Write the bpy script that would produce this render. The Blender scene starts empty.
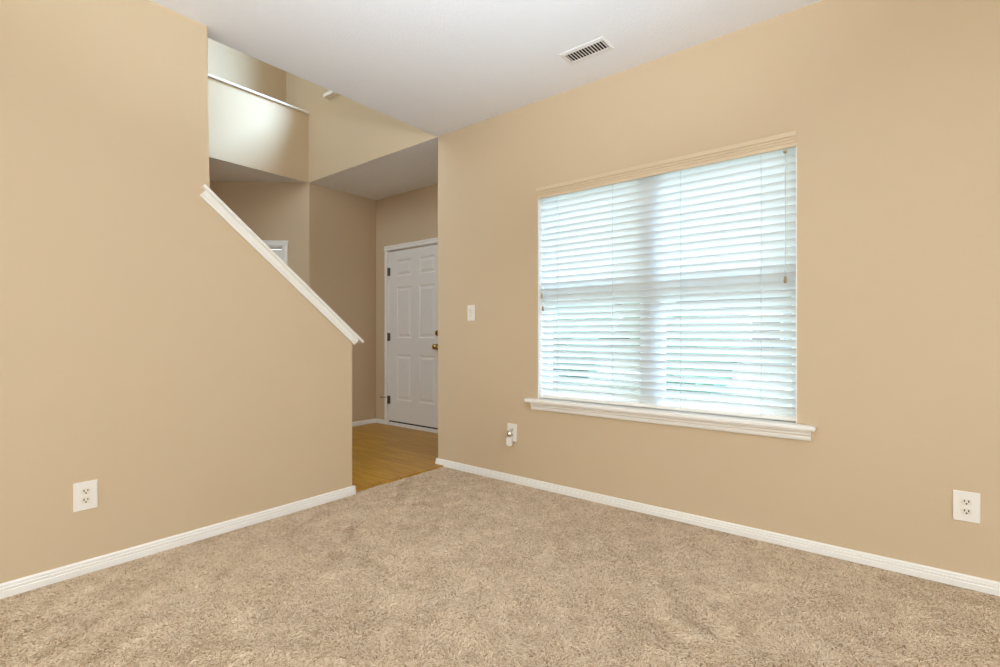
import bpy, bmesh, math, random
from mathutils import Vector, Matrix
random.seed(7)
S = bpy.context.scene
C = S.collection
R = math.radians

# ------------------------------------------------------------------ camera
H = 2.655            # living room ceiling height
WX = 2.821           # room face of the window wall (plane X = WX)
LY = 2.793           # room face of the stair wall (plane Y = LY)
YAW = math.atan2(395, 495.27)
cam = bpy.data.cameras.new('camera'); cam_ob = bpy.data.objects.new('camera', cam); C.objects.link(cam_ob)
cam.sensor_width = 36.0; cam.lens = 36.0 * 0.49527
cam.shift_y = -(333.5 - 335.0) / 1000.0 * 1.0
cam.clip_start = 0.05
cam_ob.location = (0, 0, 1.05)
cam_ob.rotation_euler = (R(90), 0, YAW - R(90))
S.camera = cam_ob

# ------------------------------------------------------------------ world, lamps, exposure
S.view_settings.view_transform = 'Standard'
S.view_settings.look = 'None'
S.view_settings.gamma = 1.0
S.view_settings.use_curve_mapping = False
S.view_settings.exposure = 0.39
S.cycles.use_denoising = True
S.cycles.max_bounces = 12
S.cycles.diffuse_bounces = 8
S.cycles.transparent_max_bounces = 16
S.cycles.sample_clamp_indirect = 6.0
S.cycles.caustics_reflective = False
S.cycles.caustics_refractive = False
world = bpy.data.worlds.new('overcast_sky'); S.world = world; world.use_nodes = True
bg = world.node_tree.nodes['Background']
bg.inputs['Strength'].default_value = 1.65
def overcast():      # overcast sky: the zenith is about three times as bright as the horizon
    nt = world.node_tree; N = nt.nodes
    tc = N.new('ShaderNodeTexCoord'); sp = N.new('ShaderNodeSeparateXYZ'); nt.links.new(tc.outputs['Generated'], sp.inputs[0])
    rp = N.new('ShaderNodeValToRGB'); e = rp.color_ramp.elements
    e[0].position = 0.0; e[0].color = (0.31, 0.345, 0.36, 1); e[1].position = 1.0; e[1].color = (0.90, 0.985, 1.0, 1)
    ml = N.new('ShaderNodeVectorMath'); ml.operation = 'SCALE'; ml.inputs['Scale'].default_value = 3.0
    nt.links.new(sp.outputs['Z'], rp.inputs['Fac']); nt.links.new(rp.outputs[0], ml.inputs[0]); nt.links.new(ml.outputs[0], bg.inputs['Color'])
overcast()

def area(name, loc, rot, sx, sy, power, color=(1, 1, 1), portal=False):
    l = bpy.data.lights.new(name, 'AREA'); l.shape = 'RECTANGLE'; l.size = sx; l.size_y = sy
    l.energy = power; l.color = color
    if portal: l.cycles.is_portal = True
    o = bpy.data.objects.new(name, l); C.objects.link(o); o.location = loc; o.rotation_euler = rot
    return o
# added fill lamps in two invented wall openings behind the camera
area('fill_west', (-2.66, 1.0, 1.35), (R(90), 0, R(-90)), 2.9, 2.0, 13.5, (1.0, 0.95, 0.86))
area('fill_south', (-0.5, -3.26, 1.35), (R(90), 0, 0), 2.6, 2.0, 14, (0.84, 0.97, 1.16))
# unseen fill lamp added to brighten the stairwell, in an invented end opening
area('fill_stairwell', (-1.72, 3.86, 3.95), (R(90), 0, R(-90)), 1.7, 2.0, 36, (0.74, 0.97, 1.22))
# the photographer's flash beside the camera, bounced off the ceiling
area('bounced_flash', (-0.1, -0.1, 1.5), Vector((0.64, 0.66, 1.30)).to_track_quat('-Z', 'Y').to_euler(), 0.4, 0.4, 40, (0.84, 0.98, 1.17)).data.spread = R(100)
# hazy sun on the front of the house, falling through the high foyer window
sun = bpy.data.lights.new('hazy_sun', 'SUN'); sun.energy = 7.0; sun.angle = R(26); sun.color = (0.64, 0.94, 1.42)
sun_ob = bpy.data.objects.new('hazy_sun', sun); C.objects.link(sun_ob)
sun_ob.rotation_euler = Vector((-1.0, 1.7, -1.4)).to_track_quat('-Z', 'Y').to_euler()
# sky portals for the living room window and the upper foyer window
area('portal_window', (WX + 0.17, 1.147, 1.32), (R(90), 0, R(90)), 1.53, 1.44, 1, portal=True)
area('portal_upper', (WX + 0.17, 3.64, 4.45), (R(90), 0, R(90)), 1.38, 2.0, 1, portal=True)

# ------------------------------------------------------------------ materials
def srgb(r, g, b):
    f = lambda c: (c / 255 / 12.92) if c <= 10 else (((c / 255) + 0.055) / 1.055) ** 2.4
    return (f(r), f(g), f(b), 1)
def mat(name, col, rough=0.5, metal=0.0, bump=None, spec=0.5):
    m = bpy.data.materials.new(name); m.use_nodes = True
    nt = m.node_tree; p = nt.nodes['Principled BSDF']
    p.inputs['Base Color'].default_value = col; p.inputs['Roughness'].default_value = rough
    p.inputs['Metallic'].default_value = metal; p.inputs['Specular IOR Level'].default_value = spec
    # faint procedural variation so that no surface is perfectly uniform
    tc = nt.nodes.new('ShaderNodeTexCoord')
    nz = nt.nodes.new('ShaderNodeTexNoise'); nz.inputs['Scale'].default_value = bump[0] if bump else 40.0
    nz.inputs['Detail'].default_value = 3.0
    nt.links.new(tc.outputs['Object'], nz.inputs['Vector'])
    b = nt.nodes.new('ShaderNodeBump'); b.inputs['Strength'].default_value = bump[1] if bump else 0.02
    b.inputs['Distance'].default_value = bump[2] if bump else 0.001
    nt.links.new(nz.outputs['Fac'], b.inputs['Height']); nt.links.new(b.outputs['Normal'], p.inputs['Normal'])
    return m
M_WALL = mat('beige_wall_paint', srgb(203, 181, 149), 0.6, bump=(160, 0.12, 0.002), spec=0.3)
M_CEIL = mat('stippled_ceiling_paint', srgb(233, 234, 236), 0.85, bump=(70, 0.35, 0.006), spec=0.2)
M_TRIM = mat('white_trim_paint', srgb(240, 237, 231), 0.35)
M_DOOR = mat('white_door_paint', srgb(236, 233, 227), 0.4)
M_VAL = mat('beige_valance', srgb(212, 191, 160), 0.45, bump=(60, 0.0, 0.001))
M_PLATE = mat('ivory_plastic', srgb(238, 233, 224), 0.3)
M_RECEPT = mat('cream_plastic', srgb(230, 222, 206), 0.35)
M_SLOT = mat('dark_slot', srgb(38, 30, 24), 0.7)
M_BRASS = mat('brass', srgb(176, 140, 70), 0.25, 1.0)
M_HINGE = mat('aged_nickel', srgb(120, 108, 92), 0.35, 1.0)
M_VINYL = mat('white_vinyl', srgb(238, 240, 240), 0.4)
M_CHROME = mat('chrome', srgb(225, 222, 214), 0.12, 1.0)
M_CORD = mat('white_cord', srgb(196, 198, 196), 0.8)
M_TASSEL = mat('tan_wood_tassel', srgb(165, 148, 120), 0.5)
M_DARK = mat('black_duct', srgb(30, 27, 24), 0.8)
M_RUBBER = mat('black_weatherstrip', srgb(25, 23, 21), 0.7)
M_VENT = mat('white_enamel', srgb(226, 226, 224), 0.4)
M_VOID = mat('rough_framing', srgb(120, 110, 98), 0.9)

def slat_mat():
    m = bpy.data.materials.new('white_blind_slat'); m.use_nodes = True; nt = m.node_tree
    p = nt.nodes['Principled BSDF']; out = nt.nodes['Material Output']
    p.inputs['Base Color'].default_value = srgb(240, 243, 244); p.inputs['Roughness'].default_value = 0.4
    tr = nt.nodes.new('ShaderNodeBsdfTranslucent'); tr.inputs['Color'].default_value = srgb(236, 242, 243)
    mx = nt.nodes.new('ShaderNodeMixShader'); mx.inputs[0].default_value = 0.30
    nt.links.new(p.outputs[0], mx.inputs[1]); nt.links.new(tr.outputs[0], mx.inputs[2]); nt.links.new(mx.outputs[0], out.inputs[0])
    return m
M_SLAT = slat_mat()
def glass_mat():
    m = bpy.data.materials.new('window_glass'); m.use_nodes = True; nt = m.node_tree
    nt.nodes.remove(nt.nodes['Principled BSDF']); out = nt.nodes['Material Output']
    t = nt.nodes.new('ShaderNodeBsdfTransparent'); t.inputs['Color'].default_value = (0.93, 0.97, 0.97, 1)
    g = nt.nodes.new('ShaderNodeBsdfGlossy'); g.inputs['Roughness'].default_value = 0.02
    lw = nt.nodes.new('ShaderNodeLayerWeight'); lw.inputs['Blend'].default_value = 0.5
    pw = nt.nodes.new('ShaderNodeMath'); pw.operation = 'POWER'; pw.inputs[1].default_value = 5.0
    fr = nt.nodes.new('ShaderNodeMath'); fr.operation = 'MULTIPLY_ADD'; fr.inputs[1].default_value = 0.6; fr.inputs[2].default_value = 0.04
    nt.links.new(lw.outputs['Facing'], pw.inputs[0]); nt.links.new(pw.outputs[0], fr.inputs[0])
    mx = nt.nodes.new('ShaderNodeMixShader')
    nt.links.new(fr.outputs[0], mx.inputs[0]); nt.links.new(t.outputs[0], mx.inputs[1]); nt.links.new(g.outputs[0], mx.inputs[2])
    nt.links.new(mx.outputs[0], out.inputs[0])
    return m
M_GLASS = glass_mat()
def carpet_mat():
    m = bpy.data.materials.new('beige_frieze_carpet'); m.use_nodes = True; nt = m.node_tree; N = nt.nodes; L = nt.links
    p = N['Principled BSDF']; p.inputs['Roughness'].default_value = 0.95; p.inputs['Specular IOR Level'].default_value = 0.05
    tc = N.new('ShaderNodeTexCoord')
    fine = N.new('ShaderNodeTexNoise'); fine.inputs['Scale'].default_value = 95; fine.inputs['Detail'].default_value = 4; fine.inputs['Distortion'].default_value = 1.2
    big = N.new('ShaderNodeTexNoise'); big.inputs['Scale'].default_value = 3.2; big.inputs['Detail'].default_value = 5; big.inputs['Roughness'].default_value = 0.65
    for n in (fine, big): L.new(tc.outputs['Object'], n.inputs['Vector'])
    r1 = N.new('ShaderNodeValToRGB'); e = r1.color_ramp.elements
    e[0].position = 0.30; e[0].color = srgb(150, 124, 96); e[1].position = 0.62; e[1].color = srgb(232, 212, 186)
    x = e.new(0.45); x.color = srgb(206, 183, 154)
    L.new(fine.outputs['Fac'], r1.inputs['Fac'])
    r2 = N.new('ShaderNodeValToRGB'); e = r2.color_ramp.elements
    e[0].position = 0.36; e[0].color = (0.80, 0.78, 0.75, 1); e[1].position = 0.62; e[1].color = (1, 1, 1, 1)
    L.new(big.outputs['Fac'], r2.inputs['Fac'])
    mx = N.new('ShaderNodeMix'); mx.data_type = 'RGBA'; mx.blend_type = 'MULTIPLY'; mx.inputs[0].default_value = 1.0
    L.new(r1.outputs[0], mx.inputs[6]); L.new(r2.outputs[0], mx.inputs[7]); L.new(mx.outputs[2], p.inputs['Base Color'])
    b = N.new('ShaderNodeBump'); b.inputs['Strength'].default_value = 0.9; b.inputs['Distance'].default_value = 0.012
    L.new(fine.outputs['Fac'], b.inputs['Height']); L.new(b.outputs['Normal'], p.inputs['Normal'])
    return m
M_CARPET = carpet_mat()
def pile_mat():
    m = bpy.data.materials.new('beige_frieze_yarn'); m.use_nodes = True; nt = m.node_tree; N = nt.nodes; L = nt.links
    p = N['Principled BSDF']; p.inputs['Roughness'].default_value = 0.9; p.inputs['Specular IOR Level'].default_value = 0.05
    hi = N.new('ShaderNodeHairInfo'); r1 = N.new('ShaderNodeValToRGB'); e = r1.color_ramp.elements
    e[0].position = 0.0; e[0].color = srgb(156, 128, 98); e[1].position = 1.0; e[1].color = srgb(238, 222, 198)
    x = e.new(0.13); x.color = srgb(204, 180, 150); x = e.new(0.6); x.color = srgb(222, 203, 178)
    L.new(hi.outputs['Random'], r1.inputs['Fac'])
    tc = N.new('ShaderNodeTexCoord'); nz = N.new('ShaderNodeTexNoise'); nz.inputs['Scale'].default_value = 9.0; nz.inputs['Detail'].default_value = 6; nz.inputs['Roughness'].default_value = 0.7
    L.new(tc.outputs['Object'], nz.inputs['Vector'])
    r2 = N.new('ShaderNodeValToRGB'); e = r2.color_ramp.elements
    e[0].position = 0.40; e[0].color = (0.88, 0.86, 0.83, 1); e[1].position = 0.60; e[1].color = (1.03, 1.03, 1.03, 1)
    L.new(nz.outputs['Fac'], r2.inputs['Fac'])
    mx = N.new('ShaderNodeMix'); mx.data_type = 'RGBA'; mx.blend_type = 'MULTIPLY'; mx.inputs[0].default_value = 1.0
    L.new(r1.outputs[0], mx.inputs[6]); L.new(r2.outputs[0], mx.inputs[7]); L.new(mx.outputs[2], p.inputs['Base Color'])
    return m
M_PILE = pile_mat()
def wood_mat():
    m = bpy.data.materials.new('honey_wood_planks'); m.use_nodes = True; nt = m.node_tree; N = nt.nodes; L = nt.links
    p = N['Principled BSDF']; p.inputs['Roughness'].default_value = 0.38
    tc = N.new('ShaderNodeTexCoord')
    mp = N.new('ShaderNodeMapping'); mp.inputs['Rotation'].default_value = (0, 0, R(90))
    L.new(tc.outputs['Object'], mp.inputs['Vector'])
    br = N.new('ShaderNodeTexBrick'); br.offset = 0.37
    br.inputs['Scale'].default_value = 1.0; br.inputs['Brick Width'].default_value = 0.95; br.inputs['Row Height'].default_value = 0.085
    br.inputs['Mortar Size'].default_value = 0.0012; br.inputs['Mortar Smooth'].default_value = 0.1; br.inputs['Bias'].default_value = 0.0
    br.inputs['Color1'].default_value = srgb(200, 152, 50); br.inputs['Color2'].default_value = srgb(180, 132, 40); br.inputs['Mortar'].default_value = srgb(112, 78, 30)
    L.new(mp.outputs[0], br.inputs['Vector'])
    m2 = N.new('ShaderNodeMapping'); m2.inputs['Scale'].default_value = (30, 1.6, 1)
    L.new(tc.outputs['Object'], m2.inputs['Vector'])
    nz = N.new('ShaderNodeTexNoise'); nz.inputs['Scale'].default_value = 2.0; nz.inputs['Detail'].default_value = 5
    L.new(m2.outputs[0], nz.inputs['Vector'])
    rr = N.new('ShaderNodeValToRGB'); e = rr.color_ramp.elements
    e[0].position = 0.3; e[0].color = (0.66, 0.62, 0.52, 1); e[1].position = 0.65; e[1].color = (1.05, 1.03, 1.0, 1)
    L.new(nz.outputs['Fac'], rr.inputs['Fac'])
    mx = N.new('ShaderNodeMix'); mx.data_type = 'RGBA'; mx.blend_type = 'MULTIPLY'; mx.inputs[0].default_value = 1.0
    L.new(br.outputs['Color'], mx.inputs[6]); L.new(rr.outputs[0], mx.inputs[7]); L.new(mx.outputs[2], p.inputs['Base Color'])
    return m
M_WOOD = wood_mat()

# ------------------------------------------------------------------ mesh helpers
def box(bm, lo, hi, bev=0.0):
    x0, y0, z0 = lo; x1, y1, z1 = hi
    v = [bm.verts.new(p) for p in ((x0,y0,z0),(x1,y0,z0),(x1,y1,z0),(x0,y1,z0),(x0,y0,z1),(x1,y0,z1),(x1,y1,z1),(x0,y1,z1))]
    fs = [bm.faces.new([v[i] for i in q]) for q in ((3,2,1,0),(4,5,6,7),(0,1,5,4),(1,2,6,5),(2,3,7,6),(3,0,4,7))]
    if bev:
        es = list({e for f in fs for e in f.edges})
        bmesh.ops.bevel(bm, geom=es, offset=bev, segments=2, affect='EDGES', profile=0.5)
def prism(bm, pts, a, b):
    """closed profile pts (list of Vector) swept by offsets a and b (Vectors)"""
    A = [bm.verts.new(Vector(p) + a) for p in pts]; B = [bm.verts.new(Vector(p) + b) for p in pts]
    n = len(pts)
    bm.faces.new(A[::-1]); bm.faces.new(B)
    for i in range(n): bm.faces.new([A[i], A[(i+1) % n], B[(i+1) % n], B[i]])
def tube(bm, p0, p1, r, seg=8):
    p0 = Vector(p0); p1 = Vector(p1); d = (p1 - p0)
    q = d.to_track_quat('Z', 'Y').to_matrix().to_4x4()
    bmesh.ops.create_cone(bm, cap_ends=True, segments=seg, radius1=r, radius2=r, depth=d.length,
                          matrix=Matrix.Translation((p0 + p1) / 2) @ q)
def lathe(bm, prof, base, axis, seg=20):
    """prof: (radius, height) pairs turned round axis through base"""
    q = Vector(axis).to_track_quat('Z', 'Y').to_matrix()
    rings = []
    for r, h in prof:
        rings.append([bm.verts.new(Vector(base) + q @ Vector((r * math.cos(2*math.pi*k/seg), r * math.sin(2*math.pi*k/seg), h))) for k in range(seg)])
    for a, b in zip(rings, rings[1:]):
        for k in range(seg): bm.faces.new([a[k], a[(k+1) % seg], b[(k+1) % seg], b[k]])
    bm.faces.new(rings[0][::-1]); bm.faces.new(rings[-1])
def obj(name, bm, m, parent=None, smooth=False):
    bmesh.ops.recalc_face_normals(bm, faces=bm.faces[:])
    me = bpy.data.meshes.new(name); bm.to_mesh(me); bm.free()
    o = bpy.data.objects.new(name, me); C.objects.link(o); me.materials.append(m)
    if parent:
        o.parent = parent; o.matrix_parent_inverse = Matrix.Translation(parent.location).inverted() if parent.rotation_euler.z == 0 else (Matrix.Translation(parent.location) @ parent.rotation_euler.to_matrix().to_4x4()).inverted()
    if smooth:
        for p in me.polygons: p.use_smooth = True
        try: me.set_sharp_from_angle(angle=R(35))
        except Exception: pass
    return o
def new(): return bmesh.new()
def empty(name, loc):
    o = bpy.data.objects.new(name, None); o.empty_display_size = 0.1; o.location = loc; C.objects.link(o); return o
def thing(name, label, cat, loc, group=None):
    o = empty(name, loc); o['label'] = label; o['category'] = cat
    if group: o['group'] = group
    return o
def struct(name, bm, m, label=None, cat=None):
    o = obj(name, bm, m); o['kind'] = 'structure'; o['label'] = label or name.replace('_', ' '); o['category'] = cat or name.split('_')[0]
    return o
def round_edges(bm, test, r=0.008):
    es = [e for e in bm.edges if abs(e.verts[0].co.z - e.verts[1].co.z) > 0.3 and all(test(v.co) for v in e.verts)]
    bmesh.ops.bevel(bm, geom=es, offset=r, segments=4, affect='EDGES', profile=0.5)
def sempty(name, loc, label, cat):
    o = empty(name, loc); o['kind'] = 'structure'; o['label'] = label; o['category'] = cat; return o
def wall_grid(bm, us, vs, holes, put):
    """wall with rectangular holes. us, vs: sorted breaks; holes: (u0,u1,v0,v1); put(u,v,side)->Vector"""
    nu, nv = len(us) - 1, len(vs) - 1
    def solid(i, j):
        if i < 0 or j < 0 or i >= nu or j >= nv: return False
        u = (us[i] + us[i+1]) / 2; v = (vs[j] + vs[j+1]) / 2
        return not any(a < u < b and c < v < d for a, b, c, d in holes)
    cache = {}
    def V(u, v, s):
        k = (u, v, s)
        if k not in cache: cache[k] = bm.verts.new(put(u, v, s))
        return cache[k]
    for i in range(nu):
        for j in range(nv):
            if not solid(i, j): continue
            a, b, c, d = us[i], us[i+1], vs[j], vs[j+1]
            for s in (0, 1): bm.faces.new([V(a,c,s), V(b,c,s), V(b,d,s), V(a,d,s)])
            if not solid(i-1, j): bm.faces.new([V(a,c,0), V(a,d,0), V(a,d,1), V(a,c,1)])
            if not solid(i+1, j): bm.faces.new([V(b,c,0), V(b,d,0), V(b,d,1), V(b,c,1)])
            if not solid(i, j-1): bm.faces.new([V(a,c,0), V(b,c,0), V(b,c,1), V(a,c,1)])
            if not solid(i, j+1): bm.faces.new([V(a,d,0), V(b,d,0), V(b,d,1), V(a,d,1)])

XW, YS = -2.6, -3.2      # west and south walls, behind the camera
WT = 0.14                # outer wall thickness
# ------------------------------------------------------------------ floors
bm = new()
box(bm, (XW - 0.1, YS - 0.1, -0.12), (WX, LY + 0.026, -0.009))
struct('floor', bm, M_CARPET, 'beige frieze carpet of the living room floor', 'floor')
import numpy as np
def carpet_pile(x0, x1, y0, y1, z, step, seed=3):
    rng = np.random.default_rng(seed)
    gx, gy = np.meshgrid(np.arange(x0, x1, step), np.arange(y0, y1, step))
    x = gx.ravel() + rng.uniform(-.6, .6, gx.size) * step; y = gy.ravel() + rng.uniform(-.6, .6, gx.size) * step
    # leave out what lies far outside the photograph's view cone
    cd = x * math.cos(YAW) + y * math.sin(YAW); cs = x * math.sin(YAW) - y * math.cos(YAW)
    k = (x > x0 + .012) & (x < x1 - .012) & (y > y0 + .01) & (y < y1 - .004) & (cd > 0.95)
    x, y = x[k], y[k]; n = x.size
    # the lean of the pile drifts in soft patches, like footprints and vacuum tracks
    fx = np.zeros(n); fy = np.zeros(n)
    for q in range(40):
        w = rng.uniform(3.0, 60.0); an = rng.uniform(0, 2 * math.pi); ph = rng.uniform(0, 6.28, 2); am = 0.22 if w > 12 else 0.5 / math.sqrt(w)
        arg = w * (x * math.cos(an) + y * math.sin(an)) 
        fx += am * np.sin(arg + ph[0]); fy += am * np.sin(arg + ph[1])
    a = rng.uniform(0, 2 * math.pi, n)
    dx = np.cos(a) * .75 + fx * .66; dy = np.sin(a) * .75 + fy * .66
    lean = rng.uniform(.40, 1.0, n); ln = rng.uniform(.0085, .0130, n)
    P = np.zeros((n, 4, 3)); cx, cy = -np.sin(a), np.cos(a); curl = rng.uniform(-.45, .45, n)
    for j, (t, up) in enumerate(((0, 0), (.36, .52), (.72, .82), (1.0, .86))):
        P[:, j, 0] = x + ln * (dx * lean * t ** 1.6 + cx * curl * math.sin(t * 4.2))
        P[:, j, 1] = y + ln * (dy * lean * t ** 1.6 + cy * curl * math.sin(t * 4.2))
        P[:, j, 2] = z - .001 + ln * up * (1.0 - .25 * (lean - .55))
    P[:, :, 1] = np.minimum(P[:, :, 1], y1 + .002)
    P[:, :, 0] = np.minimum(P[:, :, 0], x1 - .008)
    hc = bpy.data.hair_curves.new('carpet_pile'); hc.add_curves([4] * n)
    hc.attributes['position'].data.foreach_set('vector', P.astype(np.float32).ravel())
    ra = hc.attributes.get('radius') or hc.attributes.new('radius', 'FLOAT', 'POINT')
    rr = (rng.uniform(.0010, .0017, (n, 1)) * np.array([[1.0, 1.0, 0.9, 0.6]])).astype(np.float32)
    ra.data.foreach_set('value', rr.ravel())
    o = bpy.data.objects.new('carpet_pile', hc); C.objects.link(o); hc.materials.append(M_PILE)
    o.parent = bpy.data.objects['floor']; o['kind'] = 'stuff'
    return o
carpet_pile(0.0, WX, -1.2, LY + 0.026, -0.009, 0.0040)
FX = 3.69                # room face of the front door wall
FY = 4.83                # far wall of the foyer
bm = new()
box(bm, (-1.7, LY + 0.026, -0.12), (WX, 6.6, 0.010)); box(bm, (WX, 2.76, -0.12), (FX + 0.16, FY + 0.1, 0.010))
struct('floor_foyer', bm, M_WOOD, 'honey coloured wood plank floor of the foyer', 'floor')
# ------------------------------------------------------------------ living room walls
WY0, WY1, WZ0, WZ1 = 0.378, 1.916, 0.606, 2.055      # living room window opening
bm = new()
wall_grid(bm, [YS - WT, WY0, WY1, 2.894], [-0.12, WZ0, WZ1, 2.95], [(WY0, WY1, WZ0, WZ1)], lambda u, v, s: Vector((WX + s * WT, u, v)))
round_edges(bm, lambda c: c.y > 2.88 and c.x < WX + 0.01)
struct('wall_east', bm, M_WALL, 'beige wall with the large blinded window', 'wall')
SL = 0.838; TH = math.atan(SL)
CX0, CZ0 = 1.044, 1.825                                # a point on the cap's top front line
captop = lambda x: CZ0 - SL * (x - CX0)
bm = new()
XE = 1.946
drop = 0.014 / math.cos(TH)
prof = [(XW - WT, -0.12), (XE, -0.12), (XE, captop(XE) - drop), (1.067, captop(1.067) - drop), (1.067, H + 0.001), (XW - WT, H + 0.001)]
prism(bm, [Vector((x, 0, z)) for x, z in prof], Vector((0, LY, 0)), Vector((0, 2.9, 0)))
round_edges(bm, lambda c: abs(c.x - XE) < 1e-3 or (abs(c.x - 1.067) < 1e-3))
struct('wall_north', bm, M_WALL, 'beige stair wall with a sloping cut-away top', 'wall')
bm = new()
wall_grid(bm, [YS, -0.5, 2.5, LY], [-0.12, 0.35, 2.35, H + 0.001], [(-0.5, 2.5, 0.35, 2.35)], lambda u, v, s: Vector((XW - s * WT, u, v)))
struct('wall_west', bm, M_WALL, 'beige wall behind the camera', 'wall')
bm = new()
wall_grid(bm, [XW - WT, -1.6, 2.0, WX], [-0.12, 0.35, 2.35, H + 0.001], [(-1.6, 2.0, 0.35, 2.35)], lambda u, v, s: Vector((u, YS - s * WT, v)))
struct('wall_south', bm, M_WALL, 'beige wall behind the camera on the right', 'wall')
# ------------------------------------------------------------------ ceilings
bm = new(); box(bm, (XW - WT, YS - WT, H), (WX, 2.9, 2.95))
struct('ceiling', bm, M_CEIL, 'white stippled living room ceiling', 'ceiling')
bm = new(); box(bm, (WX + 0.002, 2.9, H - 0.001), (FX + WT, FY + 0.11, 2.95))
struct('ceiling_foyer', bm, M_CEIL, 'low ceiling over the front door', 'ceiling')
bm = new(); box(bm, (-1.7, FY + 0.002, H - 0.001), (WX + 0.0015, 6.6, 2.93))
struct('ceiling_hall', bm, M_CEIL, 'ceiling of the hall under the upper half wall', 'ceiling')
# ------------------------------------------------------------------ foyer
DY0, DY1, DZ = 3.685, 4.605, 2.025                     # front door opening
bm = new()
wall_grid(bm, [2.76, DY0, DY1, FY + 0.11], [-0.12, 0.0, DZ, H], [(DY0, DY1, 0.0, DZ)], lambda u, v, s: Vector((FX + s * WT, u, v)))
struct('wall_entry', bm, M_WALL, 'beige foyer wall around the front door', 'wall')
bm = new(); box(bm, (WX + WT, 2.76, -0.12), (FX, 2.894, H))
struct('wall_return', bm, M_WALL, 'short beige foyer wall beside the front door', 'wall')
bm = new(); box(bm, (WX + 0.009, FY, -0.12), (FX, FY + 0.11, H))
struct('wall_foyer', bm, M_WALL, 'beige far wall of the foyer', 'wall')
# diagonal wall with a second door
P0 = Vector((2.83, FY, 0)); DD = Vector((2.145 - 2.83, 5.579 - 4.81, 0)).normalized(); DN = Vector((DD.y, -DD.x, 0))  # DN points away from the camera
if DN.dot(Vector((1, 1, 0))) < 0: DN = -DN
E0, E1, EZ = 0.275, 1.035, 1.985
bm = new()
wall_grid(bm, [0.0, E0, E1, 2.36], [-0.12, 0.0, EZ, H], [(E0, E1, 0.0, EZ)], lambda u, v, s: P0 + DD * u + DN * (0.11 * s) + Vector((0, 0, v)))
struct('wall_diagonal', bm, M_WALL, 'beige diagonal hall wall behind the stairs', 'wall')
bm = new()
wall_grid(bm, [2.9, 3.0, 4.72, 6.7], [-0.12, 2.93, 4.97, 5.7], [(3.0, 4.72, 2.93, 4.97)], lambda u, v, s: Vector((-1.7 - 0.1 * s, u, v)))
struct('wall_stair_end', bm, M_WALL, 'far end wall of the stairwell', 'wall')
bm = new(); box(bm, (-1.7, 6.6, -0.12), (2.9, 6.7, 2.93))
struct('wall_hall_end', bm, M_WALL, 'end wall of the hall behind the stairs', 'wall')
# ------------------------------------------------------------------ upper stairwell
UC = 5.6
UY0, UY1, UZ0, UZ1 = 2.95, 4.33, 3.455, 5.45
bm = new()
wall_grid(bm, [2.79, UY0, UY1, 5.42], [H - 0.0005, UZ0, UZ1, UC], [(UY0, UY1, UZ0, UZ1)], lambda u, v, s: Vector((WX + s * WT, u, v)))
struct('wall_upper_east', bm, M_WALL, 'beige upper foyer wall with the high window', 'wall')
bm = new(); box(bm, (-1.7, 5.29, 2.93), (WX, 5.42, UC))
struct('wall_upper_north', bm, M_WALL, 'back wall of the upper landing', 'wall')
bm = new(); box(bm, (-1.7, 2.79, 2.95), (WX, 2.9, UC))
struct('wall_upper_south', bm, M_WALL, 'upper wall above the stair wall', 'wall')
bm = new(); box(bm, (-1.8, 2.79, UC), (WX + WT, 5.42, UC + 0.15))
struct('ceiling_upper', bm, M_CEIL, 'high ceiling of the stairwell', 'ceiling')
bm = new(); box(bm, (-1.7, FY, H - 0.0005), (WX, FY + 0.11, 3.372))
struct('wall_loft', bm, M_WALL, 'upper half wall of the landing with a white cap', 'wall')
bm = new()
box(bm, (-1.7, FY - 0.022, 3.372), (WX, FY + 0.132, 3.394), 0.005)

struct('trim_1', bm, M_TRIM, 'white cap along the upper half wall', 'trim')

# stairs behind the stair wall
bm = new()
pts = [(1.80, -0.01)]
for n in range(14):
    x = 1.80 - 0.2268 * n
    pts += [(x, 0.19 * (n + 1) if n else 0.19), (x - 0.2268, 0.19 * (n + 1))]
pts += [(pts[-1][0], -0.01)]
prism(bm, [Vector((x, 0, z)) for x, z in pts], Vector((0, 2.901, 0)), Vector((0, 3.85, 0)))
struct('stairs', bm, M_CARPET, 'carpeted staircase rising behind the stair wall', 'stairs')

# ------------------------------------------------------------------ trims
def base_profile(h=0.057, t=0.014):
    return [(0, 0), (t, 0), (t, h*0.45), (t*0.70, h*0.49), (t*0.86, h*0.56), (t*0.86, h*0.68), (t*0.52, h*0.73), (t*0.66, h*0.80), (t*0.60, h*0.90), (t*0.25, h*0.98), (0, h)]
def baseboard(bm, p0, p1, nrm, h=0.057):
    p0 = Vector(p0); p1 = Vector(p1); n = Vector(nrm)
    prism(bm, [p0 + n * a + Vector((0, 0, z)) for a, z in base_profile(h)], Vector((0,0,0)), p1 - p0)
bm = new()
baseboard(bm, (XW, LY, 0), (XE + 0.014, LY, 0), (0, -1, 0)); baseboard(bm, (XE, LY - 0.0145, 0), (XE, 2.9, 0), (1, 0, 0))
struct('baseboard_north', bm, M_TRIM, 'white baseboard along the stair wall', 'baseboard')
bm = new()
baseboard(bm, (WX, YS, 0), (WX, 2.9075, 0), (-1, 0, 0), 0.053); baseboard(bm, (WX - 0.0135, 2.894, 0), (FX, 2.894, 0), (0, 1, 0), 0.053)
struct('baseboard_east', bm, M_TRIM, 'white baseboard under the window', 'baseboard')
bm = new()
baseboard(bm, (WX + 0.02, FY, 0), (FX, FY, 0), (0, -1, 0)); baseboard(bm, (FX, DY1 + 0.062, 0), (FX, FY, 0), (-1, 0, 0))
baseboard(bm, (FX, 2.894, 0), (FX, DY0 - 0.062, 0), (-1, 0, 0))
struct('baseboard_foyer', bm, M_TRIM, 'white baseboard around the foyer', 'baseboard')
bm = new()
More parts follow.
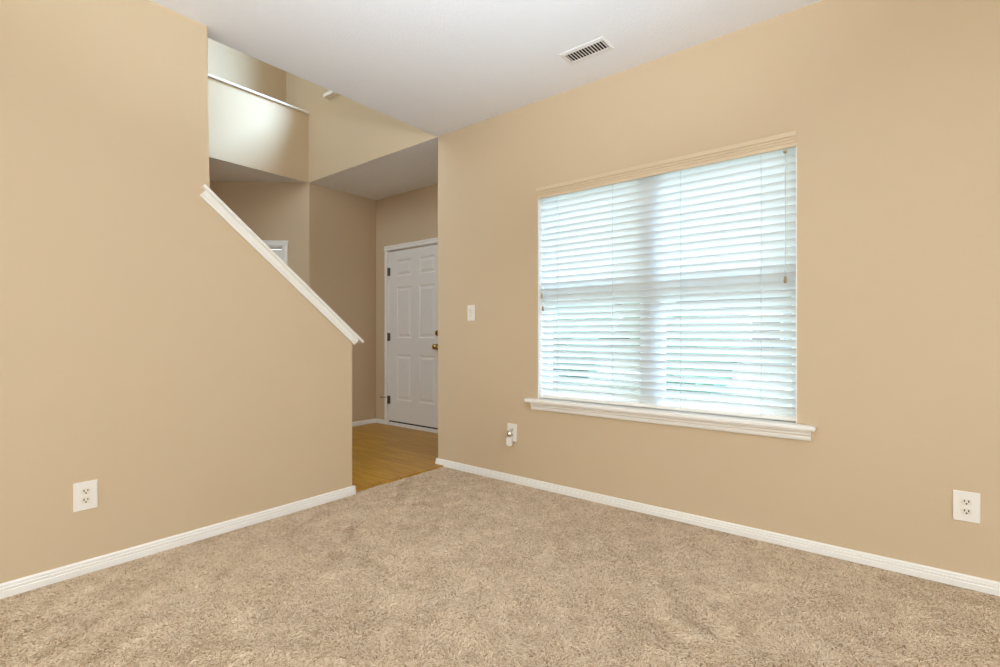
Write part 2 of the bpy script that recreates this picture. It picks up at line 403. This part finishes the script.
prism(bm, [P0 - DN * a + Vector((0, 0, z)) for a, z in base_profile()], Vector((0, 0, 0)), DD * (E0 - 0.06))
prism(bm, [P0 + DD * (E1 + 0.06) - DN * a + Vector((0, 0, z)) for a, z in base_profile()], Vector((0, 0, 0)), DD * 1.2)
struct('baseboard_hall', bm, M_TRIM, 'white baseboard on the diagonal wall', 'baseboard')

# sloping cap on the stair wall
sd = Vector((math.cos(TH), 0, -math.sin(TH))); sn = Vector((math.sin(TH), 0, math.cos(TH)))
O = Vector((CX0, 0, CZ0))
L = (2.018 - CX0) / math.cos(TH)
bm = new()
def capsec(pr): return [O + Vector((0, y, 0)) + sn * n for y, n in pr]
prism(bm, capsec([(2.765, -0.012), (2.765, -0.004), (2.769, 0.0), (2.924, 0.0), (2.928, -0.004), (2.928, -0.012), (2.924, -0.016), (2.769, -0.016)]), sd * 0.0, sd * L)
front = [(2.792, -0.016), (2.778, -0.016), (2.778, -0.024), (2.7755, -0.026), (2.7755, -0.044), (2.779, -0.047), (2.781, -0.0575), (2.792, -0.0585)]
prism(bm, capsec(front), sd * 0.022, sd * (L - 0.035))
prism(bm, capsec([(5.693 - y, n) for y, n in front]), sd * 0.022, sd * (L - 0.035))
# end moulding closing the foot of the cap
prism(bm, [Vector((XE, y, captop(XE) - z)) for y, z in ((2.786, 0.028), (2.907, 0.028), (2.907, 0.062), (2.786, 0.062))], Vector((0, 0, 0)), Vector((0.012, 0, 0)))
struct('trim_2', bm, M_TRIM, 'white sloping cap on the cut-away stair wall', 'trim')

# ------------------------------------------------------------------ window of the living room
win = sempty('window_1', (WX + 0.1, (WY0 + WY1) / 2, WZ0), 'large living room window behind white blinds', 'window')
GX = WX + 0.105
bm = new()
f = 0.034
for lo, hi in (((GX - 0.03, WY0, WZ0), (GX + 0.03, WY0 + f, WZ1)), ((GX - 0.03, WY1 - f, WZ0), (GX + 0.03, WY1, WZ1)),
               ((GX - 0.03, WY0 + f, WZ1 - f), (GX + 0.03, WY1 - f, WZ1)), ((GX - 0.03, WY0 + f, WZ0), (GX + 0.03, WY1 - f, WZ0 + 0.055))):
    box(bm, lo, hi, 0.004)
obj('window_frame', bm, M_VINYL, win)
YM = 1.147
bm = new(); box(bm, (GX - 0.035, YM - 0.068, WZ0 + 0.055), (GX + 0.035, YM + 0.068, WZ1 - f), 0.004)
obj('mullion', bm, M_VINYL, win)
for y0, y1 in ((WY0 + f, YM - 0.068), (YM + 0.068, WY1 - f)):
    bm = new(); box(bm, (GX - 0.034, y0, 1.300), (GX + 0.02, y1, 1.385), 0.004)
    o = obj('meeting_rail', bm, M_VINYL, win)
    bm = new(); box(bm, (GX - 0.048, (y0 + y1) / 2 - 0.03, 1.372), (GX - 0.0345, (y0 + y1) / 2 + 0.03, 1.386), 0.003)
    obj('sash_lock', bm, M_VINYL, o)
    bm = new(); box(bm, (GX - 0.002, y0, WZ0 + 0.055), (GX + 0.002, y1, WZ1 - f))
    obj('glass_pane', bm, M_GLASS, win)
bm = new()
box(bm, (2.764, 0.297, 0.590), (WX, 1.994, 0.613), 0.006); box(bm, (WX - 0.001, WY0 + 0.001, 0.590), (GX - 0.031, WY1 - 0.001, 0.613))
obj('window_sill', bm, M_TRIM, win)
bm = new()
ap = [(WX, 0.590), (2.790, 0.590), (2.790, 0.582), (2.796, 0.575), (2.796, 0.566), (2.802, 0.560), (2.804, 0.543), (2.809, 0.536), (WX, 0.536)]
prism(bm, [Vector((x, 0, z)) for x, z in ap], Vector((0, 0.318, 0)), Vector((0, 1.962, 0)))
obj('apron', bm, M_TRIM, win)
bm = new()    # white painted jamb liners of the recess
box(bm, (WX - 0.0015, WY0, 0.613), (GX - 0.031, WY0 + 0.004, WZ1)); box(bm, (WX - 0.0015, WY1 - 0.004, 0.613), (GX - 0.031, WY1, WZ1))
obj('jamb', bm, M_TRIM, win)

# ------------------------------------------------------------------ blind
bl = thing('window_blind', 'wide white horizontal slat blind with beige valance covering the window', 'blind', (WX + 0.04, 1.147, 0.606))
BX = WX + 0.040
bm = new()
vp = [(WX + 0.004, 2.052), (WX - 0.020, 2.052), (WX - 0.022, 2.046), (WX - 0.022, 2.030), (WX - 0.016, 2.024), (WX - 0.016, 2.016), (WX - 0.011, 2.012),
      (WX - 0.011, 2.002), (WX - 0.007, 1.998), (WX - 0.007, 1.982), (WX + 0.004, 1.980)]
prism(bm, [Vector((x, 0, z)) for x, z in vp], Vector((0, WY0 - 0.001, 0)), Vector((0, WY1 + 0.001, 0)))
v = obj('valance', bm, M_VAL, bl); v['label'] = 'beige moulded valance'
bm = new(); box(bm, (WX + 0.006, WY0 + 0.006, 1.995), (WX + 0.066, WY1 - 0.006, 2.05), 0.003)
obj('headrail', bm, M_VINYL, bl)
TILT = R(46); NS = 32; PZ = 0.0422; Z0 = 0.671
SW = 0.050
slat_me = None
def slat_mesh():
    b = new()
    n = 7
    top = []; bot = []
    for i in range(n):
        t = i / (n - 1) - 0.5
        arch = 0.0022 * (1 - (2 * t) ** 2)
        top.append((t * SW, arch + 0.0014)); bot.append((t * SW, arch - 0.0014))
    ring = top + bot[::-1]
    prism(b, [Vector((x, 0, z)) for x, z in ring], Vector((0, -0.760, 0)), Vector((0, 0.760, 0)))
    bmesh.ops.recalc_face_normals(b, faces=b.faces[:])
    me = bpy.data.meshes.new('slat'); b.to_mesh(me); b.free(); me.materials.append(M_SLAT)
    return me
slat_me = slat_mesh()
inv = Matrix.Translation(bl.location).inverted()
for i in range(NS):
    o = bpy.data.objects.new('slat', slat_me); C.objects.link(o)
    o.parent = bl; o.matrix_parent_inverse = inv
    o.location = (BX, 1.147, Z0 + PZ * i + random.uniform(-0.001, 0.001))
    o.rotation_euler = (random.uniform(-0.0012, 0.0012), TILT + random.uniform(-0.035, 0.035), 0)
bm = new(); box(bm, (BX - 0.024, WY0 + 0.006, 0.620), (BX + 0.024, WY1 - 0.008, 0.640), 0.004)
obj('bottom_rail', bm, M_TRIM, bl)
for y in (1.772, 1.371, 0.951, 0.540):
    bm = new()
    for dx in (-0.024, 0.024): tube(bm, (BX + dx, y, 0.634), (BX + dx, y, 1.997), 0.0013, 6)
    obj('ladder_cord', bm, M_CORD, bl)
def pull(y, z0, z1, dx=0.0):
    bm = new(); tube(bm, (BX - 0.034 + dx, y, z0), (BX - 0.034 + dx, y, z1), 0.0012, 6)
    c = obj('pull_cord', bm, M_CORD, bl)
    bm = new(); lathe(bm, [(0.003, 0.0), (0.006, -0.008), (0.008, -0.030), (0.005, -0.036)], (BX - 0.034 + dx, y, z0), (0, 0, 1), 12)
    obj('tassel', bm, M_TASSEL, c, True)
pull(0.429, 1.345, 1.978); pull(1.887, 1.335, 1.990); pull(1.881, 1.250, 1.990)
bm = new(); lathe(bm, [(0.003, -0.012), (0.009, -0.006), (0.009, 0.006), (0.004, 0.012)], (BX - 0.040, 0.429, 1.966), (1, 0, 0), 12)
k = obj('cord_knob', bm, M_TASSEL, bl, True)

# ------------------------------------------------------------------ upper foyer window
uw = sempty('window_2', (WX + 0.1, 3.74, UZ0), 'high foyer window above the entry', 'window')
bm = new()
for lo, hi in (((GX - 0.03, UY0, UZ0), (GX + 0.03, UY0 + f, UZ1)), ((GX - 0.03, UY1 - f, UZ0), (GX + 0.03, UY1, UZ1)),
               ((GX - 0.03, UY0 + f, UZ1 - f), (GX + 0.03, UY1 - f, UZ1)), ((GX - 0.03, UY0 + f, UZ0), (GX + 0.03, UY1 - f, UZ0 + f))): box(bm, lo, hi)
obj('window_frame', bm, M_VINYL, uw)
bm = new(); box(bm, (GX - 0.002, UY0 + f, UZ0 + f), (GX + 0.002, UY1 - f, UZ1 - f)); obj('glass_pane', bm, M_GLASS, uw)
bm = new(); box(bm, (WX - 0.060, 2.91, 3.418), (WX + 0.07, 4.455, 3.455), 0.004); obj('window_sill', bm, M_TRIM, uw)

# ------------------------------------------------------------------ front door
def casing(bm, y0, y1, zt, w=0.058):
    """door casing on plane X = FX round an opening y0..y1"""
    pr = [(0, 0), (0.016, 0.0), (0.018, 0.012), (0.012, 0.022), (0.014, w - 0.008), (0.006, w), (0, w)]   # (out, across)
    def leg(y, s):
        prism(bm, [Vector((FX - a, y + s * b, 0)) for a, b in pr], Vector((0, 0, 0)), Vector((0, 0, zt)))
    leg(y0, -1); leg(y1, 1)
    prism(bm, [Vector((FX - a, 0, zt + b)) for a, b in pr], Vector((0, y0 - w, 0)), Vector((0, y1 + w, 0)))
def panel_door_mesh(bm, w, h, t):
    """six panel slab: u across (0..w), v up, faces at n=0 (front) and n=t"""
    st, mid = 0.142, 0.130
    pw = (w - 2 * st - mid) / 2
    rows = [(0.245, 0.765), (0.955, 1.535), (1.66, h - 0.105)]
    cols = [(st, st + pw), (st + pw + mid, w - st)]
    panels = [(a, b, c, d) for a, b in cols for c, d in rows]
    us = sorted({0, w} | {x for c in cols for x in c}); vs = sorted({0, h} | {x for r in rows for x in r})
    wall_grid(bm, us, vs, panels, lambda u, v, s: Vector((u, t * s, v)))
    for a, b, c, d in panels:     # moulded recess and raised field
        rings = []
        for ins, dep in ((0.0, 0.0), (0.012, 0.009), (0.026, 0.009), (0.046, 0.002)):
            rings.append([bm.verts.new((u, dep, v)) for u, v in ((a + ins, c + ins), (b - ins, c + ins), (b - ins, d - ins), (a + ins, d - ins))])
        for p, q in zip(rings, rings[1:]):
            for i in range(4): bm.faces.new([p[i], p[(i+1) % 4], q[(i+1) % 4], q[i]])
        bm.faces.new(rings[-1])
        bk = [bm.verts.new((u, t - 0.004, v)) for u, v in ((a, c), (b, c), (b, d), (a, d))]
        bm.faces.new(bk)
dr = sempty('door_1', (FX + 0.02, (DY0 + DY1) / 2, 0), 'white six-panel front door with brass knob', 'door')
bm = new(); panel_door_mesh(bm, 0.905, 1.950, 0.044)
# slab: u runs from the hinge edge (Y = DY1) to the latch edge, front faces -X
T = Matrix(((0, 1, 0, FX + 0.004), (-1, 0, 0, DY1 - 0.007), (0, 0, 1, 0.062), (0, 0, 0, 1)))
bmesh.ops.transform(bm, matrix=T, verts=bm.verts[:])
slab = obj('door_slab', bm, M_DOOR, dr)
bm = new(); casing(bm, DY0, DY1, DZ); obj('casing', bm, M_TRIM, dr)
bm = new()
box(bm, (FX, DY0, 0.0), (FX + WT, DY0 + 0.006, DZ)); box(bm, (FX, DY1 - 0.006, 0.0), (FX + WT, DY1, DZ)); box(bm, (FX, DY0 + 0.006, DZ - 0.006), (FX + WT, DY1 - 0.006, DZ))
obj('door_jamb', bm, M_TRIM, dr)
bm = new(); box(bm, (FX + 0.05, DY0 + 0.0065, 0.020), (FX + 0.075, DY1 - 0.0065, DZ - 0.007)); box(bm, (FX + 0.006, DY0 + 0.008, 0.046), (FX + 0.046, DY1 - 0.008, 0.0615)); obj('weatherstrip', bm, M_RUBBER, dr)
bm = new(); box(bm, (FX - 0.010, DY0 + 0.007, 0.008), (FX + WT, DY1 - 0.007, 0.0455), 0.004); obj('threshold', bm, M_TRIM, dr)
for z in (1.782, 1.027, 0.300):
    bm = new(); tube(bm, (FX - 0.010, DY1 - 0.006, z - 0.048), (FX - 0.010, DY1 - 0.006, z + 0.048), 0.0075, 10)
    box(bm, (FX - 0.006, DY1 - 0.034, z - 0.045), (FX + 0.0035, DY1 - 0.008, z + 0.045))
    obj('hinge', bm, M_HINGE, dr)
KY = DY0 + 0.105
bm = new(); lathe(bm, [(0.033, 0.0), (0.033, 0.006), (0.014, 0.010), (0.012, 0.026), (0.022, 0.034), (0.029, 0.046), (0.028, 0.058), (0.016, 0.068), (0.004, 0.070)], (FX + 0.004, KY, 0.925), (-1, 0, 0), 24)
obj('door_knob', bm, M_BRASS, dr, True)
bm = new(); lathe(bm, [(0.032, 0.0), (0.032, 0.010), (0.024, 0.018), (0.008, 0.020)], (FX + 0.004, KY, 1.070), (-1, 0, 0), 24)
box(bm, (FX - 0.034, KY - 0.004, 1.054), (FX - 0.014, KY + 0.004, 1.086), 0.002)
obj('deadbolt', bm, M_BRASS, dr, True)
bm = new(); tube(bm, (FX - 0.060, DY1 + 0.050, 0.330), (FX - 0.010, DY1 + 0.010, 0.326), 0.004, 8); lathe(bm, [(0.007, 0), (0.008, 0.012)], (FX - 0.060, DY1 + 0.050, 0.330), (-0.8, 0.6, 0), 10)
obj('door_stop', bm, M_HINGE, dr)

# door in the diagonal wall
ps = lambda u, n, z: P0 + DD * u + DN * n + Vector((0, 0, z))
d2 = sempty('door_2', ps((E0 + E1) / 2, 0, 0), 'white hall door in the diagonal wall', 'door')
bm = new()
pr = [(0, 0), (0.016, 0.0), (0.018, 0.012), (0.012, 0.022), (0.014, 0.050), (0.006, 0.058), (0, 0.058)]
prism(bm, [ps(E0 - b, -a, 0) for a, b in pr], Vector((0, 0, 0)), Vector((0, 0, EZ)))
prism(bm, [ps(E1 + b, -a, 0) for a, b in pr], Vector((0, 0, 0)), Vector((0, 0, EZ)))
prism(bm, [ps(E0 - 0.058, -a, EZ + b) for a, b in pr], Vector((0, 0, 0)), DD * (E1 - E0 + 0.116))
obj('casing', bm, M_TRIM, d2)
bm = new()
T3 = Matrix(((DD.x, DN.x, 0, P0.x), (DD.y, DN.y, 0, P0.y), (0, 0, 1, 0), (0, 0, 0, 1)))
for lo, hi in (((E0, 0, 0), (E0 + 0.012, 0.11, EZ)), ((E1 - 0.012, 0, 0), (E1, 0.11, EZ)), ((E0 + 0.012, 0, EZ - 0.012), (E1 - 0.012, 0.11, EZ)),
               ((E0 + 0.012, 0.03, EZ - 0.026), (E1 - 0.012, 0.06, EZ - 0.012))): box(bm, lo, hi)
bmesh.ops.transform(bm, matrix=T3, verts=bm.verts[:]); obj('door_jamb', bm, M_TRIM, d2)
bm = new(); panel_door_mesh(bm, E1 - E0 - 0.030, 1.945, 0.035)
bmesh.ops.transform(bm, matrix=T3 @ Matrix.Translation((E0 + 0.015, 0.062, 0.010)), verts=bm.verts[:]); obj('door_slab', bm, M_DOOR, d2)

# ------------------------------------------------------------------ electrical plates
def plate_parts(root, put, kind):
    """put maps (across, out, up) local to world"""
    def part(name, build, m, parent=None, smooth=False):
        b = new(); build(b); 
        for v_ in b.verts: v_.co = put(*v_.co)
        return obj(name, b, m, parent or root, smooth)
    if kind == 'outlet':
        w, h = 0.042, 0.0625
        part('cover_plate', lambda b: box(b, (-w, 0, -h), (w, 0.006, h), 0.003), M_PLATE)
        for s in (1, -1):
            def face(b):
                n = 24; pts = []
                for k in range(n):
                    a = 2 * math.pi * k / n
                    pts.append(Vector((0.0172 * math.cos(a), 0, max(-0.0138, min(0.0138, 0.0172 * math.sin(a))) + 0.0195 * s)))
                prism(b, pts, Vector((0, 0.0055, 0)), Vector((0, 0.0085, 0)))
            rc = part('receptacle', face, M_RECEPT)
            def slots(b):
                box(b, (-0.0084, 0.0080, 0.0195 * s - 0.001), (-0.0048, 0.0088, 0.0195 * s + 0.008))
                box(b, (0.0048, 0.0080, 0.0195 * s), (0.0084, 0.0088, 0.0195 * s + 0.0075))
                lathe(b, [(0.0032, 0), (0.0032, 0.0008)], (0, 0.0080, 0.0195 * s - 0.0068), (0, 1, 0), 10)
            part('slot', slots, M_SLOT, rc)
        part('screw', lambda b: lathe(b, [(0.003, 0), (0.003, 0.0015), (0.001, 0.002)], (0, 0.0055, 0), (0, 1, 0), 10), M_PLATE)
    else:
        part('cover_plate', lambda b: box(b, (-0.036, 0, -0.060), (0.036, 0.006, 0.060), 0.003), M_PLATE)
        def rock(b):
            prism(b, [Vector((0, y, z)) for y, z in ((0.005, -0.033), (0.0085, -0.033), (0.0065, 0.0), (0.0105, 0.033), (0.005, 0.033))], Vector((-0.0165, 0, 0)), Vector((0.0165, 0, 0)))
        part('rocker', rock, M_RECEPT)
        for z in (0.048, -0.048): part('screw', lambda b: lathe(b, [(0.003, 0), (0.003, 0.0015), (0.001, 0.002)], (0, 0.0055, z), (0, 1, 0), 10), M_PLATE)
def on_east(y, z): return lambda a, n, u: Vector((WX - n, y + a, z + u))
def on_north(x, z): return lambda a, n, u: Vector((x + a, LY - n, z + u))
t = thing('wall_outlet', 'ivory duplex outlet on the stair wall, left of the room', 'outlet', (0.568, LY, 0.342)); plate_parts(t, on_north(0.568, 0.342), 'outlet')
t = thing('wall_outlet', 'ivory duplex outlet right of the window with both sockets empty', 'outlet', (WX, -0.232, 0.337)); plate_parts(t, on_east(-0.232, 0.337), 'outlet')
t = thing('wall_outlet', 'ivory outlet below and left of the window, holding a night light', 'outlet', (WX, 2.137, 0.355)); plate_parts(t, on_east(2.137, 0.355), 'outlet')
t = thing('light_switch', 'ivory rocker light switch between foyer opening and window', 'switch', (WX, 2.530, 1.218)); plate_parts(t, on_east(2.530, 1.218), 'switch')
# plug-in night light in the lower socket
NY, NZ = 2.137, 0.320
t = thing('night_light', 'small white plug-in night light with a shiny bulb dome', 'night light', (WX - 0.009, NY, NZ))
bm = new()
prism(bm, [Vector((0, 0, 0)) + Vector(p) for p in ((WX - 0.0095, 0, NZ + 0.012), (WX - 0.040, 0, NZ + 0.012), (WX - 0.052, 0, NZ - 0.004), (WX - 0.052, 0, NZ - 0.046), (WX - 0.042, 0, NZ - 0.058), (WX - 0.024, 0, NZ - 0.058), (WX - 0.0095, 0, NZ - 0.020))], Vector((0, NY - 0.018, 0)), Vector((0, NY + 0.018, 0)))
bmesh.ops.bevel(bm, geom=bm.edges[:], offset=0.004, segments=2, affect='EDGES')
obj('body', bm, M_PLATE, t)
bm = new(); lathe(bm, [(0.016, 0.0), (0.0185, 0.008), (0.0185, 0.020), (0.0150, 0.034), (0.008, 0.042), (0.001, 0.044)], (WX - 0.034, NY, NZ + 0.011), (0, 0, 1), 24)
obj('bulb_dome', bm, M_CHROME, t, True)

# ------------------------------------------------------------------ ceiling register
t = thing('ceiling_vent', 'white ceiling air register with dark slots above the window', 'vent', (2.494, 1.363, H))
bm = new()
vx0, vx1, vy0, vy1 = 2.424, 2.566, 1.226, 1.506
ix0, ix1, iy0, iy1 = 2.453, 2.534, 1.242, 1.480
def ring_frame(bm):
    def rect(x0, x1, y0, y1, z): return [bm.verts.new(p) for p in ((x0,y0,z),(x1,y0,z),(x1,y1,z),(x0,y1,z))]
    a = rect(vx0, vx1, vy0, vy1, H); b = rect(vx0 + .002, vx1 - .002, vy0 + .002, vy1 - .002, H - 0.003); c = rect(ix0 - .006, ix1 + .006, iy0 - .006, iy1 + .006, H - 0.0055); d = rect(ix0, ix1, iy0, iy1, H - 0.005); e = rect(ix0, ix1, iy0, iy1, H)
    for p, q in ((a, b), (b, c), (c, d), (d, e)):
        for i in range(4): bm.faces.new([p[i], p[(i+1) % 4], q[(i+1) % 4], q[i]])
ring_frame(bm); obj('vent_frame', bm, M_VENT, t)
bm = new(); box(bm, (ix0, iy0, H - 0.0015), (ix1, iy1, H - 0.0002)); obj('duct', bm, M_DARK, t)
n = 13
for i in range(n):
    y = iy0 + (iy1 - iy0) * (i + 0.5) / n
    bm = new(); prism(bm, [Vector((0, y + a, H + b)) for a, b in ((-0.0048, -0.0048), (-0.0028, -0.0052), (0.0040, -0.0020), (0.0020, -0.0016))], Vector((ix0, 0, 0)), Vector((ix1, 0, 0)))
    obj('louver', bm, M_VENT, t)

# ------------------------------------------------------------------ outside
M_LAWN = mat('pale_concrete_and_lawn', srgb(122, 126, 112), 0.9, bump=(3, 0.3, 0.02))
bm = new(); box(bm, (WX + 1.2, -25, -0.5), (40, 40, -0.3)); struct('ground', bm, M_LAWN, 'pale lawn outside the window', 'ground')

M_SIDING = mat('grey_blue_siding', srgb(150, 160, 172), 0.8); M_ROOF = mat('dark_shingles', srgb(72, 70, 74), 0.9); M_PANE = mat('dark_pane', srgb(40, 50, 58), 0.15)
M_LEAF = mat('green_foliage', srgb(104, 146, 128), 0.9, bump=(8, 0.6, 0.05)); M_BARK = mat('brown_bark', srgb(84, 66, 50), 0.9)
h = thing('house', 'grey-blue house with a dark roof across the lawn, glimpsed between the blind slats', 'house', (22, 7, -0.3))
bm = new(); box(bm, (22, 2.5, -0.35), (29, 12, 2.5)); obj('wall', bm, M_SIDING, h)
bm = new(); prism(bm, [Vector((x, 0, z)) for x, z in ((21.5, 2.5), (29.5, 2.5), (25.5, 5.0))], Vector((0, 2.1, 0)), Vector((0, 12.4, 0))); obj('roof', bm, M_ROOF, h)
for y in (4.0, 6.8, 10.2):
    bm = new(); box(bm, (21.93, y - 0.6, 0.6), (21.995, y + 0.6, 1.9), 0.01); w_ = obj('window', bm, M_VINYL, h)
    bm = new(); box(bm, (21.91, y - 0.5, 0.7), (21.945, y + 0.5, 1.8)); obj('pane', bm, M_PANE, w_)
def tree(label, x, y, hgt, r, seed):
    rng = random.Random(seed)
    t = thing('tree', label, 'tree', (x, y, -0.3))
    bm = new(); lathe(bm, [(0.16, -0.02), (0.12, 0.5), (0.09, hgt * 0.6)], (x, y, -0.3), (0, 0, 1), 10); obj('trunk', bm, M_BARK, t)
    bm = new()
    for k in range(9):
        p = Vector((x + rng.uniform(-.6, .6) * r, y + rng.uniform(-.6, .6) * r, -0.3 + hgt * rng.uniform(0.15, 0.8)))
        g = bmesh.ops.create_icosphere(bm, subdivisions=3, radius=r * rng.uniform(0.45, 0.7), matrix=Matrix.Translation(p))
        for v_ in g['verts']: v_.co = p + (v_.co - p) * rng.uniform(0.86, 1.14)
    obj('crown', bm, M_LEAF, t)
tree('round green tree outside the left half of the blinded window', 13.0, 7.6, 2.3, 1.1, 4)
tree('green tree outside the right half of the blinded window', 12.5, 4.0, 2.6, 1.2, 9)
